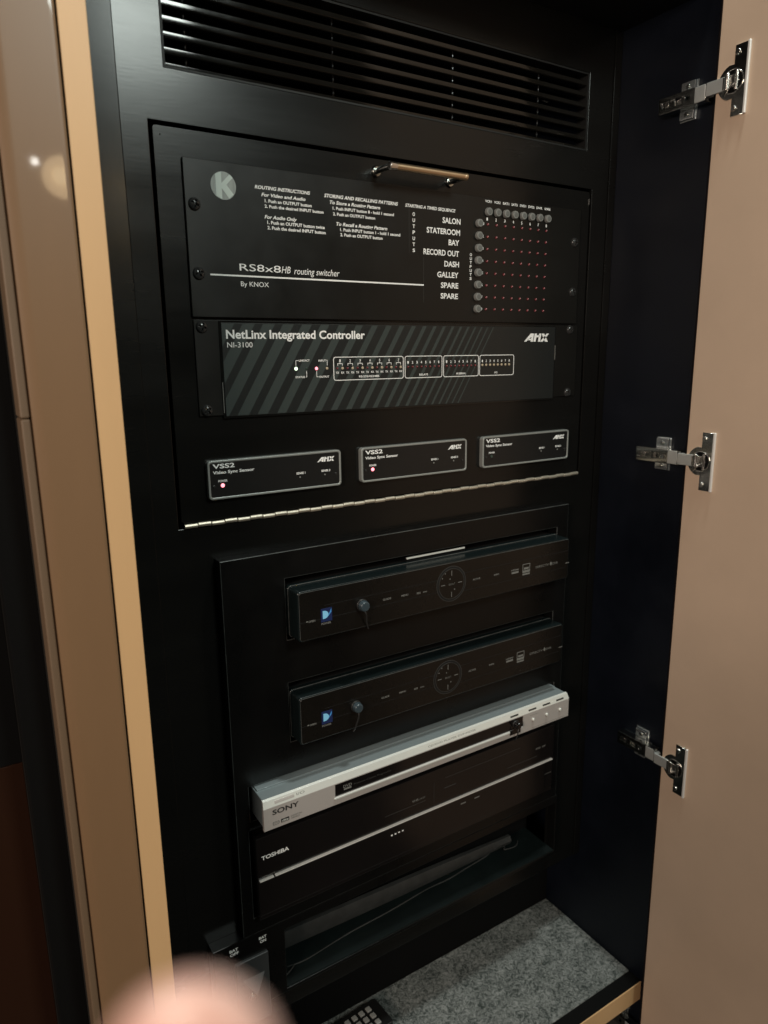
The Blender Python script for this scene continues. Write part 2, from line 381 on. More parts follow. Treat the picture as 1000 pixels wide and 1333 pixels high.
# hinged access panel
acc = thing('hinged_panel', 'black hinged panel with brass handle carrying the rack units, piano hinge along its bottom', 'panel', (0, 0, -321))
def A_(name, bm, m, label=None, smooth=False):
    bmesh.ops.translate(bm, verts=bm.verts, vec=(0, 0, 321)); return obj(name, bm, m, acc, label, smooth)
t = B(); prism(t, rr(-263.2, 258.8, -318.6, 22.2, 3.2, 4), 0.2, 5, 0.6); A_('panel_board', t, 'panel', smooth=True)
kn = B(); cyl(kn, (-6.2, -1.2, 0), (6.2, -1.2, 0), 2.2, n=14, bev=0.3)
k0 = obj('hinge_knuckle', kn, 'hinge', acc, smooth=True); k0.location = Vector((-255, 0, -0.4)) * S
for k in range(1, 40): inst(k0, (-255 + 13 * k, 0.25 * (k % 2), -0.4 + (0.35 if k % 2 else -0.15)), acc)
A_('screw', disc(B(), -257, 15, 0.8, 0.1, 10, h=0.2), 'groove', 'pinhole in the corner')
A_('screw', box(B(), 257.2, 258.2, -0.6, 0.1, 8, 14), 'nickel_dark', 'small latch edge')
# handle
hd = B(); cyl(hd, (-40, -27, 10.2), (44.5, -27, 10.2), 3.3, n=20, bev=1.2); h = A_('handle', hd, 'brass', 'brass grip bar on chrome posts', True)
def sub(name, bm, m, par, smooth=True):
    bmesh.ops.translate(bm, verts=bm.verts, vec=(0, 0, 321)); return obj(name, bm, m, par, None, smooth)
t = B(); cyl(t, (-47.5, -27, 10.2), (-38.5, -27, 10.2), 4.0, 3.5, n=20, bev=0.8); sub('collar', t, 'nickel', h)
t = B(); cyl(t, (43.5, -27, 10.2), (47.5, -27, 10.2), 3.5, 3.7, n=20, bev=0.8); sub('collar', t, 'brass', h)
for x in (-45.5, 45.5):
    t = B(); tube(t, [(x, 0.3, 10.2), (x * 1.01, -8, 10.2), (x, -16, 10.2), (x * 0.98, -25.5, 10.2)], 2.8, 12); cyl(t, (x, 0.3, 10.2), (x, -2.5, 10.2), 6, 4.5, n=18, bev=0.5); sub('post', t, 'nickel_dark', h)

# ================================================================== ROUTING SWITCHER
Z0 = -132
kx = thing('routing_switcher', 'black three-unit routing switcher with white instructions and grid of grey buttons', 'rack unit', (0, 0, Z0))
def K(name, bm, m, label=None, smooth=False):
    bmesh.ops.translate(bm, verts=bm.verts, vec=(0, 0, -Z0)); return obj(name, bm, m, kx, label, smooth)
K('front_panel', box(B(), -240.6, 241.4, -3, 0.1, -132.1, -0.6, 0.5), 'rack')
K('chassis', box(B(), -215, 215, 5.5, 38, -128, -4), 'inner')
TX = [('ROUTING INSTRUCTIONS',-176.1,-19.2,55.5,3.0,'bi'),('For Video and Audio',-170.0,-25.1,44.3,3.0,'bi'),('1. Push an OUTPUT button',-166.9,-30.0,47.5,2.8,'b'),
('2. Push the desired INPUT button',-167.2,-34.6,60.2,2.7,'b'),('For Audio Only',-167.8,-43.9,32.4,3.1,'bi'),('1. Push an OUTPUT button twice',-165.3,-48.4,59.1,2.9,'b'),
('2. Push the desired INPUT button',-165.3,-53.0,60.0,2.9,'b'),('STORING AND RECALLING PATTERNS',-105.8,-19.6,84.0,3.2,'bi'),('To Store a Routing Pattern',-100.0,-25.1,56.9,3.2,'bi'),
('1. Push INPUT button 8 - hold 1 second',-96.9,-30.0,70.0,2.8,'b'),('2. Push an OUTPUT button',-96.7,-35.1,47.5,2.8,'b'),('To Recall a Routing Pattern',-93.4,-44.1,58.5,3.2,'bi'),
('1. Push INPUT button 1 - hold 1 second',-89.3,-48.8,70.0,2.9,'b'),('2. Push an OUTPUT button',-89.2,-53.5,48.4,2.9,'b'),('STARTING A TIMED SEQUENCE',-13.0,-19.6,64.6,3.1,'bi')]
t = B()
for s, x, z, wd, hh, st in TX: put_text(t, s, x, z, wd, hh, st, -3.15)
K('lettering', t, 'white', 'white italic operating instructions')
t = B()
for s, x, z, wd in (('SALON', 34.5, -31.2, 23.9), ('STATEROOM', 13.9, -42.4, 44.1), ('BAY', 42.7, -52.9, 14.3), ('RECORD OUT', 9.8, -64.0, 47.1), ('DASH', 37.2, -74.9, 19.8), ('GALLEY', 27.8, -86.2, 28.5), ('SPARE', 32.7, -97.0, 23.7), ('SPARE', 32.5, -108.1, 23.5)):
    put_text(t, s, x, z, wd, 5.7, 'b', -3.2)
K('lettering', t, 'white', 'room names in white capitals')
t = B()
put_text(t, 'RS8x8', -194.4, -90.6, 40.7, 6.4, '', -3.15); put_text(t, 'HB', -153.0, -90.8, 9.3, 6.4, 'i', -3.15); put_text(t, 'routing switcher', -140.1, -91.2, 49.0, 6.3, 'i', -3.15)
put_text(t, 'By KNOX', -193.9, -104.1, 27.4, 4.4, '', -3.15)
rect(t, -222.1, 10.3, -95.9, -94.5, -3.0, 0.15)
K('lettering', t, 'white', 'model name over a long white line')
t = B()
for i, ch in enumerate('OUTPUTS'):
    put_text(t, ch, -3.9, -27.6 - 5.87 * i, 3.0, 3.5, 'b', -3.15)
    put_text(t, ch, 71.9, -62.3 - 4.15 * i, 2.9, 2.9, 'b', -3.15)
for i, s in enumerate(('VCR1', 'VCR2', 'SAT1', 'SAT2', 'DVD1', 'DVD2', 'DVR', 'SPARE')): put_text(t, s, 92.3 + 12.7 * i, -5.4, 9.2, 2.5, 'b', -3.15)
for i in range(8):
    put_text(t, str(i + 1), 94.6 + 12.75 * i, -23.9, 1.9, 3.2, 'b', -3.15)
    put_text(t, str(i + 1), 89.6 - 0.1 * i, -29.0 - 12.86 * i, 1.7, 2.8, 'b', -3.15)
K('lettering', t, 'white', 'column and row numbers round the button grid')
t = B(); rect(t, -8.35, -8.05, -64, -21.5, -3.0, 0.1); rect(t, 10.0, 10.35, -113, -67.5, -3.0, 0.1); rect(t, 57.6, 57.8, -113, -100, -3, 0.1); K('lettering', t, 'faint', 'thin grey ruled lines')
# badge
t = B(); disc(t, -205.5, -20.2, 11.6, -3, 40, h=0.4); K('badge', t, 'logo', 'round silver badge with a pale letter K')
t = B()
V = [(-212.5, -11.2), (-207.2, -8.9), (-207.2, -18.2), (-199.5, -10.4), (-196.6, -12.8), (-202.8, -19.2), (-196.4, -26.6), (-200.6, -30.4), (-207.2, -22.4), (-207.2, -31.5), (-212.5, -29.2)]
prism(t, V, -3.62, -3.4); K('badge', t, 'logo_light', 'pale letter K')
# buttons
t = B(); cyl(t, (0, -3, 0), (0, -7.2, 0), 4.5, 4.1, n=24, bev=0.6); cyl(t, (0, -7.0, 0), (0, -7.6, 0), 2.6, 2.4, n=20, mi=1, bev=0.15)
bt = obj('button', t, ['button', 'button_top'], kx, smooth=True); bt.location = Vector((96.2, 0, -15.2 - Z0)) * S
for i in range(1, 8): inst(bt, (96.2 + 12.7 * i, 0, -15.2 - Z0), kx)
for i in range(8): inst(bt, (83.2 - 0.15 * i, 0, -27.9 - 12.86 * i - Z0), kx)
t = B(); cyl(t, (0, -3, 0), (0, -3.9, 0), 1.55, 1.25, n=12, bev=0.3)
cyl(t, (0.55, -3.9, 0.5), (0.55, -4.1, 0.5), 0.62, n=8, mi=1); cyl(t, (-0.6, -3.9, -0.35), (-0.6, -4.05, -0.35), 0.35, n=6, mi=1)  # small pale dots drawn as highlights on the lens
ld = obj('indicator_light', t, ['led_red', 'led_pink'], kx); ld.location = Vector((96.3, 0, -28.1 - Z0)) * S
for i in range(8):
    for j in range(8):
        if i or j: inst(ld, (96.3 + 12.63 * i - 0.1 * j, 0, -28.1 - 12.85 * j - Z0), kx)
me_screw = recess_screw(); sc0 = obj('screw', me_screw, 'screw', kx, smooth=True)
sc0.location = Vector((-232.6, -3, -37.7 - Z0)) * S; sc0.rotation_euler = (0, 0.4, 0)
for x, z, a in ((-232.6, -94.9, 1.1), (232.5, -37.7, 0.2), (232.5, -94.9, 0.9)): inst(sc0, (x, -3, z - Z0), kx, (0, a, 0))

# ================================================================== INTEGRATED CONTROLLER
Z1 = -221
nl = thing('integrated_controller', 'two-unit rack controller with diagonal slate stripes and boxed rows of indicator lights', 'rack unit', (0, 0, Z1))
def N(name, bm, m, label=None, smooth=False):
    bmesh.ops.translate(bm, verts=bm.verts, vec=(0, 0, -Z1)); return obj(name, bm, m, nl, label, smooth)
N('rack_flange', box(B(), -239.8, 245.5, -1.6, 0.1, -220.3, -134.3, 0.4), 'rack')
N('chassis', box(B(), -212, 205, 5.5, 38, -219, -137), 'inner')
N('faceplate', box(B(), -215.4, 206.0, -3.2, -1.5, -221.6, -136.6, 0.5), 'face')
t = B(); ring(t, rr(-217.2, 207.8, -223.2, -135.0, 1, 2), rr(-215.5, 206.1, -221.7, -136.5, 0.5, 2), -2.4, -1.0); N('faceplate_rim', t, 'gloss', 'thin raised black rim')
t = B(); box(t, -217.0, -216.3, -3.0, -2.4, -218, -190); box(t, 206.6, 207.3, -3.3, -2.4, -175, -158); N('faceplate_rim', t, 'dim', 'short pale edge pieces')
t = B(); xb = -268.0; ed = []
def clip(poly, xmin):
    out = []
    for i in range(len(poly)):
        a, b = poly[i], poly[(i + 1) % len(poly)]
        if a[0] >= xmin: out.append(a)
        if (a[0] >= xmin) != (b[0] >= xmin):
            k = (xmin - a[0]) / (b[0] - a[0]); out.append((xmin, a[1] + k * (b[1] - a[1])))
    return out
zb, zt = -220.9, -137.4; k = 0
x = -285.0
while x < 58:
    u = max(0, min(1, (x + 150) / 205)); per = 20.2 - 12.2 * u; wd = 12.0 - 3 * max(0, min(1, (x + 215) / 60)) - 7.4 * u
    wd = max(wd, 0.9)
    pl = clip([(x, zb), (x + wd, zb), (x + wd + 50.2, zt), (x + 50.2, zt)], -214.8)
    if len(pl) > 2:
        vs = [t.verts.new((a, -3.28, b)) for a, b in pl]; f = t.faces.new(vs); f.normal_update()
        if f.normal.y > 0: f.normal_flip()
    x += per
N('stripe_print', t, 'stripe', 'slate grey diagonal stripes')
t = B(); put_text(t, 'NetLinx Integrated Controller', -211.0, -150.6, 147.5, 8.0, 'b', -3.4); put_text(t, 'NI-3100', -210.4, -158.6, 24.7, 5.0, '', -3.4)
N('lettering', t, 'white', 'product title in white')
def amx(t, x, z, w_, h_, y):
    """slanted capitals A M X with joined strokes"""
    def P(pts): prism(t, [(x + w_ * a + 0.20 * h_ * b, z + h_ * b) for a, b in pts], y - 0.12, y)
    P([(0, 0), (0.09, 0), (0.27, 0.62), (0.27, 0), (0.36, 0), (0.36, 1), (0.22, 1)])
    P([(0.12, 0.18), (0.28, 0.18), (0.28, 0.36), (0.17, 0.36)])
    P([(0.39, 0), (0.48, 0), (0.48, 1), (0.39, 1)]); P([(0.48, 0.55), (0.60, 0.55), (0.60, 0.8), (0.48, 0.8)]); P([(0.58, 0), (0.67, 0), (0.67, 1), (0.58, 1)])
    P([(0.68, 1), (0.79, 1), (1.0, 0), (0.88, 0)]); P([(0.67, 0), (0.78, 0), (0.99, 1), (0.89, 1)])
t = B(); amx(t, 155.3, -153.6, 38.5, 9.4, -3.25); N('lettering', t, 'white', 'slanted white maker initials')
t = B(); put_text(t, 'LINK/ACT', -138.6, -172.3, 11.4, 1.9, 'b', -3.4); put_text(t, 'STATUS', -142.9, -188.1, 10.2, 1.9, 'b', -3.4); put_text(t, 'INPUT', -117.4, -172.6, 8.3, 1.9, 'b', -3.4); put_text(t, 'OUTPUT', -117.0, -188.4, 11.1, 1.9, 'b', -3.4)
for bx, z0, z1, dx in ((-142.0, -176.5, -171.4, 3), (-130.7, -187.3, -181.5, -1.0), (-107.7, -176.5, -171.4, -1), (-119.7, -187.4, -181.8, 2.4)):
    rect(t, bx - 0.25, bx + 0.25, z0, z1, -3.25); zz = z1 if z1 > -175 else z0; rect(t, min(bx, bx + dx), max(bx, bx + dx), zz - 0.25, zz + 0.25, -3.25, 0.14)
put_text(t, 'RS-232/422/485', -71.3, -189.2, 24.4, 2.0, 'b', -3.4); put_text(t, 'RELAYS', 4.2, -189.2, 11.6, 2.0, 'b', -3.4); put_text(t, 'IR/SERIAL', 54.5, -189.2, 14, 2.0, 'b', -3.4); put_text(t, 'I/O', 110.6, -189.2, 4.4, 2.0, 'b', -3.4)
for i in range(7):
    cx = -93.2 + 11.75 * i
    put_text(t, str(i + 1), cx - 0.7, -173.2, 1.5, 2.4, 'b', -3.4)
    rect(t, cx - 2.9, cx + 2.9, -175.3, -174.8, -3.25); rect(t, cx - 2.9, cx - 2.4, -177, -175.2, -3.25, 0.14); rect(t, cx + 2.4, cx + 2.9, -177, -175.2, -3.25, 0.14); rect(t, cx - 0.25, cx + 0.25, -174.9, -173.7, -3.25, 0.14)
    put_text(t, 'TX', cx - 4.9, -184.9, 3.6, 2.0, 'b', -3.4); put_text(t, 'RX', cx + 1.2, -184.9, 3.6, 2.0, 'b', -3.4)
for i in range(8):
    for bx in (-11.3, 40.2, 91.2): put_text(t, str(i + 1), bx + 5.8 * i, -176.3, 1.7, 2.7, 'b', -3.4)
N('lettering', t, 'white', 'tiny captions of the indicator lights')
for x0, x1 in ((-100.8, -16.2), (-14.6, 35.1), (36.6, 86.8), (88.0, 140.2)):
    t = B(); ring(t, rr(x0, x1, -191.8, -168.3, 2.6, 4), rr(x0 + 0.7, x1 - 0.7, -191.1, -169.0, 2.0, 4), -3.4, -3.15); N('outline_box', t, 'white')
t = B(); cyl(t, (0, -3.2, 0), (0, -4.2, 0), 1.9, 1.4, n=14, bev=0.3); led_w = obj('indicator_light', t, 'led_lit_white', nl, 'lit pale green light'); led_w.location = Vector((-142.0, 0, -179.1 - Z1)) * S
t = B(); cyl(t, (0, -3.2, 0), (0, -4.2, 0), 1.7, 1.2, n=14, bev=0.3); o = obj('indicator_light', t, 'led_lit_red', nl, 'lit red light'); o.location = Vector((-119.8, 0, -179.3 - Z1)) * S
t = B(); cyl(t, (0, -3.2, 0), (0, -4.0, 0), 1.4, 1.1, n=12, bev=0.3); dk = obj('indicator_light', t, 'led_dark', nl); dk.location = Vector((-130.8, 0, -179.2 - Z1)) * S
t = B(); cyl(t, (0, -3.2, 0), (0, -4.0, 0), 1.55, 1.2, n=12, bev=0.3); am = obj('indicator_light', t, 'led_amber', nl); am.location = Vector((-108.0, 0, -179.3 - Z1)) * S
t = B(); cyl(t, (0, -3.2, 0), (0, -3.9, 0), 1.3, 1.0, n=12, bev=0.25); cyl(t, (0.4, -3.9, 0.3), (0.4, -4.0, 0.3), 0.4, n=6, mi=1); rd = obj('indicator_light', t, ['led_red', 'led_pink'], nl); rd.location = Vector((-96.4, 0, -179.6 - Z1)) * S
for i in range(7):
    if i: inst(rd, (-96.4 + 11.75 * i, 0, -179.6 - Z1), nl)
    inst(am, (-90.3 + 11.75 * i, 0, -179.6 - Z1), nl)
for i in range(8):
    inst(rd, (-10.4 + 5.8 * i, 0, -179.7 - Z1), nl); inst(rd, (41.1 + 5.8 * i, 0, -179.7 - Z1), nl); inst(am, (92.1 + 5.8 * i, 0, -179.4 - Z1), nl)
for x, z, a in ((-232.6, -140.6, 0.3), (-232.6, -215.2, 0.9), (232.5, -139.3, 0.1), (232.5, -215.5, 0.7)): inst(sc0, (x, -1.6, z - Z1), nl, (0, a, 0))

# ================================================================== SYNC SENSORS
def make_sensor():
    r = thing('sync_sensor', 'small black video sync sensor in a grey frame, leftmost of the three, power light on', 'sensor', (-166.7, 0, -298.5), 'video sync sensors in a row')
    W, H = 70.6, 37
    t = B(); ring(t, rr(-W, W, 0, H, 3.6, 5), rr(-W + 2.2, W - 2.2, 2.2, H - 2.2, 2.2, 5), -6.0, 0.0, bev=0.6); obj('bezel', t, 'sensor_frame', r, smooth=True)
    t = B(); prism(t, rr(-W + 1.8, W - 1.8, 1.8, H - 1.8, 2.2, 4), -5.4, 0.0); obj('face_plate', t, 'sensor', r)
    t = B(); y = -5.55
    put_text(t, 'VSS2', -65.6, 29.6, 21.6, 4.3, 'b', y); put_text(t, 'Video Sync Sensor', -65.6, 24.4, 41.2, 2.9, 'b', y)
    put_text(t, 'POWER', -60.8, 16.5, 8.9, 2.1, 'b', y); put_text(t, 'SENSE 1', 19.8, 16.0, 9.8, 2.1, 'b', y); put_text(t, 'SENSE 2', 47.7, 16.0, 10.2, 2.1, 'b', y)
    amx(t, 43.4, 26.2, 19.0, 4.8, -5.4)
    obj('lettering', t, 'white', r)
    t = B()
    for x, rr_ in ((-65.2, 1.3), (64.3, 1.3)): disc(t, x, 12.8, rr_, -5.4, 14, h=0.8, bev=0.3)
    obj('screw', t, 'screw', r)
    for x in (23.6, 51.6): obj('indicator_light', disc(B(), x, 13.0, 0.8, -5.4, 10, h=0.5), 'button', r)
    o = obj('indicator_light', disc(B(), -56.8, 13.2, 1.9, -5.4, 14, h=0.8, bev=0.3), 'led_lit_red', r, 'lit red power light')
    return r, o
vs, pl = make_sensor()
v2 = copy_tree(vs, (-1.2, 0, -298.9)); v2['label'] = 'middle video sync sensor of the three, grey framed, power light on'
v3 = copy_tree(vs, (163.6, 0, -298.9)); v3['label'] = 'rightmost video sync sensor of the three, its power light off'
for c in v3.children:
    if c.get('label') == 'lit red power light':
        c.data = c.data.copy(); c.data.materials[0] = M['led_dark']; c['label'] = 'unlit power light'

# ================================================================== LOWER SURROUND PLATE
sp = thing('component_surround', 'raised black surround plate with slots for the four players and receivers', 'panel', (0, 0, -777.6))
hs = [(-168.6, 211, -450.5, -385), (-169.6, 209.6, -565, -498), (-219, 217, -641, -601), (-221.5, 217, -758, -652)]
t = plate(B(), -234.5, 230.5, -777.5, -356.5, -15, -0.2, hs, 0.7); 
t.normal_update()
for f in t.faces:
    if 0.2 < abs(f.normal.y) < 0.97: f.material_index = 1  # front bevels take the painted highlight colour
bmesh.ops.translate(t, verts=t.verts, vec=(0, 0, 777.6)); obj('surround_plate', t, ['panel_flat', 'edge_glint'], sp)
t = plate(B(), -225, 226, -770, -365, 22, 24, [(-171, 214, -455, -385), (-172, 210, -567, -498), (-219, 217, -641, -601), (-221.5, 217, -758, -652)], 0)
bmesh.ops.translate(t, verts=t.verts, vec=(0, 0, 777.6)); obj('backing_plate', t, 'void', sp)

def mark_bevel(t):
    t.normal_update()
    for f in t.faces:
        if 0.15 < abs(f.normal.y) < 0.97: f.material_index = 1  # bevels take the painted edge highlight
def make_receiver(W, H):
    r = thing('satellite_receiver', 'upper black satellite receiver with round navigation pad and blue emblem', 'receiver', (-166.5, 0, -446.5), 'two black satellite receivers in the slots')
    t = B(); prism(t, rr(0, W, 0, H, 3.5, 4), -38, -14, 1.2); obj('bezel', t, 'stb_side', r, smooth=True)
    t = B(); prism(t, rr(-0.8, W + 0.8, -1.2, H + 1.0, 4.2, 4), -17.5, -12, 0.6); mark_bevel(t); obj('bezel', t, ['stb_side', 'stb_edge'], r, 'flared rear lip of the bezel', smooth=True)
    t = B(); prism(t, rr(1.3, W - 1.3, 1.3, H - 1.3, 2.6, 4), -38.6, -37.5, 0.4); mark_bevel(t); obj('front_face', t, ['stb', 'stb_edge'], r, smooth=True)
    t = B(); box(t, 2, W - 2, -12, 60, 1, H - 1); obj('chassis', t, 'inner', r)
    cx, cz = 189.8, 27.2; y = -38.6
    t = B(); rect(t, 1.6, cx - 18, 20.1, 20.8, y, 0.05); rect(t, 62, cx - 18, 34.0, 34.6, y, 0.05); rect(t, cx + 18, W - 2, 36.4, 37.0, y, 0.05); rect(t, cx + 18, W - 6, 15.2, 15.8, y, 0.05); rect(t, 29, cx - 18, 33.9, 34.5, y, 0.06)
    obj('groove', t, 'groove', r)
    t = B(); circ = lambda R: [(cx + R * math.cos(2 * math.pi * k / 40), cz + R * math.sin(2 * math.pi * k / 40)) for k in range(40)]
    ring(t, circ(20.0), circ(18.0), y - 0.25, y + 0.1); ring(t, circ(8.2), circ(7.6), y - 0.32, y + 0.1); obj('groove', t, 'groove', r)
    t = B(); ring(t, circ(20.7), circ(20.1), y - 0.2, y + 0.1); ring(t, circ(17.9), circ(17.4), y - 0.62, y - 0.1); obj('pad_highlight', t, 'faint', r, 'thin painted highlight round the navigation pad')  # paler rings paint the highlight round the pad
    t = B(); cyl(t, (cx, y + 0.1, cz), (cx, y - 0.5, cz), 17.6, 17.4, n=40); obj('navigation_pad', t, 'stb', r)
    t = B(); yy = y - 0.95
    put_text(t, 'SELECT', cx - 4.6, cz - 1.0, 9.2, 2.0, '', yy)
    for dx, dz, a, b in ((0, 12.5, 0.35, 3), (0, -12.5, 0.35, 3), (12.0, 0, 2.8, 0.35), (-12.0, 0, 2.8, 0.35)): rect(t, cx + dx - a, cx + dx + a, cz + dz - b, cz + dz + b, y - 0.5, 0.1)
    for dx, dz in ((-9, 13.3), (-13, 8.3), (-2.2, 6.0), (4.2, -7)): rect(t, cx + dx - .6, cx + dx + .6, cz + dz - .6, cz + dz + .6, y - 0.5, 0.1)
    obj('lettering', t, 'dim', r, 'markings of the round pad')
    t = B(); yy = y - 0.1
    rect(t, 8.5, 10.3, 20.2, 21.4, y, 0.1)
    for s, x, z, wd in (('OPEN', 11, 19.4, 7.5), ('POWER', 25.3, 13.9, 11), ('GUIDE', 98.7, 25.2, 10.4), ('MENU', 122.3, 25, 8.8), ('RES', 142.4, 23.9, 5), ('ooo', 150.6, 24.1, 5.5), ('ACTIVE', 220.6, 25.3, 11), ('INFO', 252.4, 25.2, 8), ('HDMI', 279.3, 25.7, 11.6)):
        put_text(t, s, x, z, wd, 2.1, 'b', yy)
    rect(t, 280, 291, 22.3, 24.6, y, 0.1); rect(t, 370, 376.5, 20.4, 21.2, y, 0.1)
    ring(t, rr(297.4, 309.6, 20.5, 31.5, 0.6, 1), rr(298.2, 308.8, 23.5, 30.7, 0.4, 1), y - 0.1, y); rect(t, 299.5, 307.5, 24.5, 27, y, 0.1); rect(t, 297.6, 309.4, 17.6, 19.6, y, 0.1)
    put_text(t, 'DIRECTV', 319.2, 22.8, 22, 3.0, '', yy); put_text(t, 'DVR', 347, 22.8, 9.5, 3.0, '', yy)
    prism(t, [(342.6, 24.4), (344.6, 22.0), (346.4, 24.4), (344.6, 27.5)], y - 0.1, y)
    obj('lettering', t, 'dim', r, 'small grey captions')
    t = B(); rect(t, 25.0, 37.6, 16.8, 31.0, y, 0.25); obj('emblem', t, 'navyprint', r, 'square blue emblem')
    t = B(); P = [(27, 20)] + [(27 + 6.5 * math.cos(math.radians(a)), 24.3 + 4.6 * math.sin(math.radians(a))) for a in range(-60, 61, 15)] + [(27, 28.6)]
    prism(t, P, y - 0.45, y - 0.2); obj('emblem', t, 'blue_pale', r, 'pale blue half disc')
    t = B(); prism(t, [(32.6, 21.5), (36.8, 26.2), (36.8, 29.6), (34.2, 25.0)], y - 0.4, y - 0.2); obj('emblem', t, 'blue', r, 'blue sweep')
    return r
r1 = make_receiver(376, 53)
r2 = copy_tree(r1, (-167.5, 4, -561.2)); r2['label'] = 'lower black satellite receiver, directly above the silver disc player'

obj('gap_glint', box(B(), 146, 228, -14.5, -12.2, 56.9, 58.7, 0.3), 'silver_band', r1, 'thin bright strip added as a reflection line in the gap above the receiver')  # pale strip added to imitate a reflected line of light
obj('glint_support', box(B(), 146, 228, -14, -12.4, 53.6, 56.9), 'void', r1)  # dark piece added only to carry the imitated reflection
def emitter(loc, wirepts, label, s=1.0, m='emitter'):
    r = thing('infrared_emitter', label, 'emitter', loc, 'stick-on infrared emitters')
    t = B(); cyl(t, (0, 0, 0), (0, -2.2, 0), 6.3 * s, 6.3 * s, n=24, bev=0.5); obj('adhesive_pad', t, 'wire', r, smooth=True)
    t = B(); cyl(t, (0, -2.2, 0), (0, -8.5, 0), 5.8 * s, 5.0 * s, n=24, bev=1.4); obj('lens_housing', t, m, r, smooth=True)
    t = B(); tube(t, wirepts, 0.8, 8); obj('wire', t, 'wire', r, smooth=True)
    return r
emitter((-93.8, -38.7, -420.5), [(0, -5, -4), (1.5, -6.5, -9), (3.2, -4, -17), (5.5, -1.5, -24), (7.5, 0.1, -28)], 'smoky round infrared emitter stuck on the upper receiver, wire trailing down to the right', 1.05)
emitter((-101.5, -34.7, -534.5), [(0.5, -5, -4), (0, -6.5, -9), (-1.5, -5, -17), (-2.8, -3, -24), (-3.5, 0.1, -29)], 'smoky round infrared emitter stuck on the lower receiver, wire hanging straight', 1.0)

# ================================================================== SILVER DISC PLAYER
dv = thing('disc_player', 'slim silver disc player with black display window and bright top band', 'disc player', (0, 0, -636.5))
def D(name, bm, m, label=None, smooth=False, par=None):
    bmesh.ops.translate(bm, verts=bm.verts, vec=(0, 0, 636.5)); return obj(name, bm, m, par or dv, label, smooth)
D('casing', box(B(), -214.5, 213.5, -41, 120, -635.5, -604.2, 0.8), 'silver_top', 'grey metal casing')
D('casing', box(B(), -213, 212, -22, 110, -604.3, -602.6, 0.3), 'silver_top', 'raised step of the casing top')
t = plate(B(), -216, 215, -636.3, -611.2, -45, -41.2, [(-134.3, 134.5, -627.2, -612.6)], 0.5); D('front_fascia', t, 'silver', 'satin silver front')
t = B()
vsx = [(-216, 215)]
a = [t.verts.new(p) for p in ((-216, -45, -611.2), (215, -45, -611.2), (214, -42.2, -604.6), (-215, -42.2, -604.6), (-215, -39.5, -603.6), (214, -39.5, -603.6), (214, -39.5, -611.2), (-215, -39.5, -611.2))]
for f in ((0, 1, 2, 3), (3, 2, 5, 4), (4, 5, 6, 7), (0, 3, 4, 7), (1, 6, 5, 2), (0, 7, 6, 1)): t.faces.new([a[i] for i in f])
bmesh.ops.recalc_face_normals(t, faces=t.faces); D('top_band', t, 'silver_band', 'bright bevelled band along the top')
D('display_window', box(B(), -134.2, 134.4, -43.9, -41.2, -627.1, -612.7), 'window')
D('display_window', box(B(), 112, 130, -45.4, -45.05, -633, -626.5, 0.1), 'window', 'black tab below the window')
t = B(); prism(t, rr(-136, 112, -629.6, -627.4, 0.8, 2), -46.2, -44.8, 0.5); D('window_lip', t, 'silver_band')
def band_xf(x, z):      # maps onto the sloping band
    k = (z + 611.2) / 6.6; return (x, -45 + 2.8 * k - 0.12, -611.2 + 6.6 * k)
t = B(); put_text(t, 'I/O', -178.5, -608.6, 9, 2.3, '', xf=band_xf); put_text(t, 'CD/DVD PLAYER DVP-NS700', -12, -609.0, 70, 2.0, '', xf=band_xf); D('lettering', t, 'dim', 'faint captions on the bright band')
def on_band(name, x0, x1, z0, z1, m, label=None):
    t = B(); box(t, x0, x1, -0.5, 0.2, z0, z1, 0.1)
    for v in t.verts:
        k = (v.co.z + 611.2) / 6.6; v.co.y = -45 + 2.8 * k + v.co.y
    D(name, t, m, label)
on_band('button', -203, -181.5, -608.8, -606.4, 'silver', 'power button')
for x0 in (113.5, 144, 168.5, 192.5): on_band('button', x0, x0 + 13, -609.2, -607.6, 'wire', 'thin dark button')
for x in (151.0, 174.6, 198.4):
    t = B(); cyl(t, (x, -45, -622), (x, -47.2, -622), 2.3, 1.8, n=18, bev=0.5); D('button', t, 'silver_band', 'round silver button', True)
t = B(); put_text(t, 'SONY', -206.5, -620.2, 29.5, 5.6, 'b', -45.15); D('lettering', t, 'wire', 'dark maker name on the silver front')
t = B(); rect(t, -197.5, -188.5, -632.3, -628.2, -45, 0.15); D('lettering', t, 'wire', 'small dark format badge')
t = B(); put_text(t, 'dts', -196.6, -631.4, 7.2, 2.6, 'b', -45.3); D('lettering', t, 'silver_band')
t = B(); ring(t, rr(-206.6, -199.4, -632.3, -628.4, 0.8, 2), rr(-205.8, -200.2, -631.6, -629.1, 0.5, 2), -45.15, -45); rect(t, -205, -201, -630.6, -630, -45, 0.15)
put_text(t, 'DIGITAL', -186.5, -629.8, 13, 1.8, 'b', -45.15); put_text(t, 'VIDEO', -186.5, -632.3, 10, 1.8, 'b', -45.15); rect(t, 146, 160, -615.6, -615.3, -45, 0.12); rect(t, 150, 207, -634, -633.7, -45, 0.12); D('lettering', t, 'dim', 'small grey marks')
t = B(); put_text(t, 'DVD', -124, -620.2, 10.5, 3.4, 'b', -44.05); rect(t, -123.4, -114.2, -623, -621, -43.95, 0.1)
D('lettering', t, 'dim', 'disc mark in the display window')
t = B(); put_text(t, 'Precision Cinema Progressive', -111, -621.0, 48, 2.3, '', -44.05); D('lettering', t, 'faint')
emitter((121.8, -44.0, -619.5), [(0.5, -5, -3), (-1.0, -6.8, -8), (-2.5, -6, -16), (-2.5, -3, -20), (-1, 2, -23)], 'dark infrared emitter stuck in the display window of the silver player', 0.78, 'window')

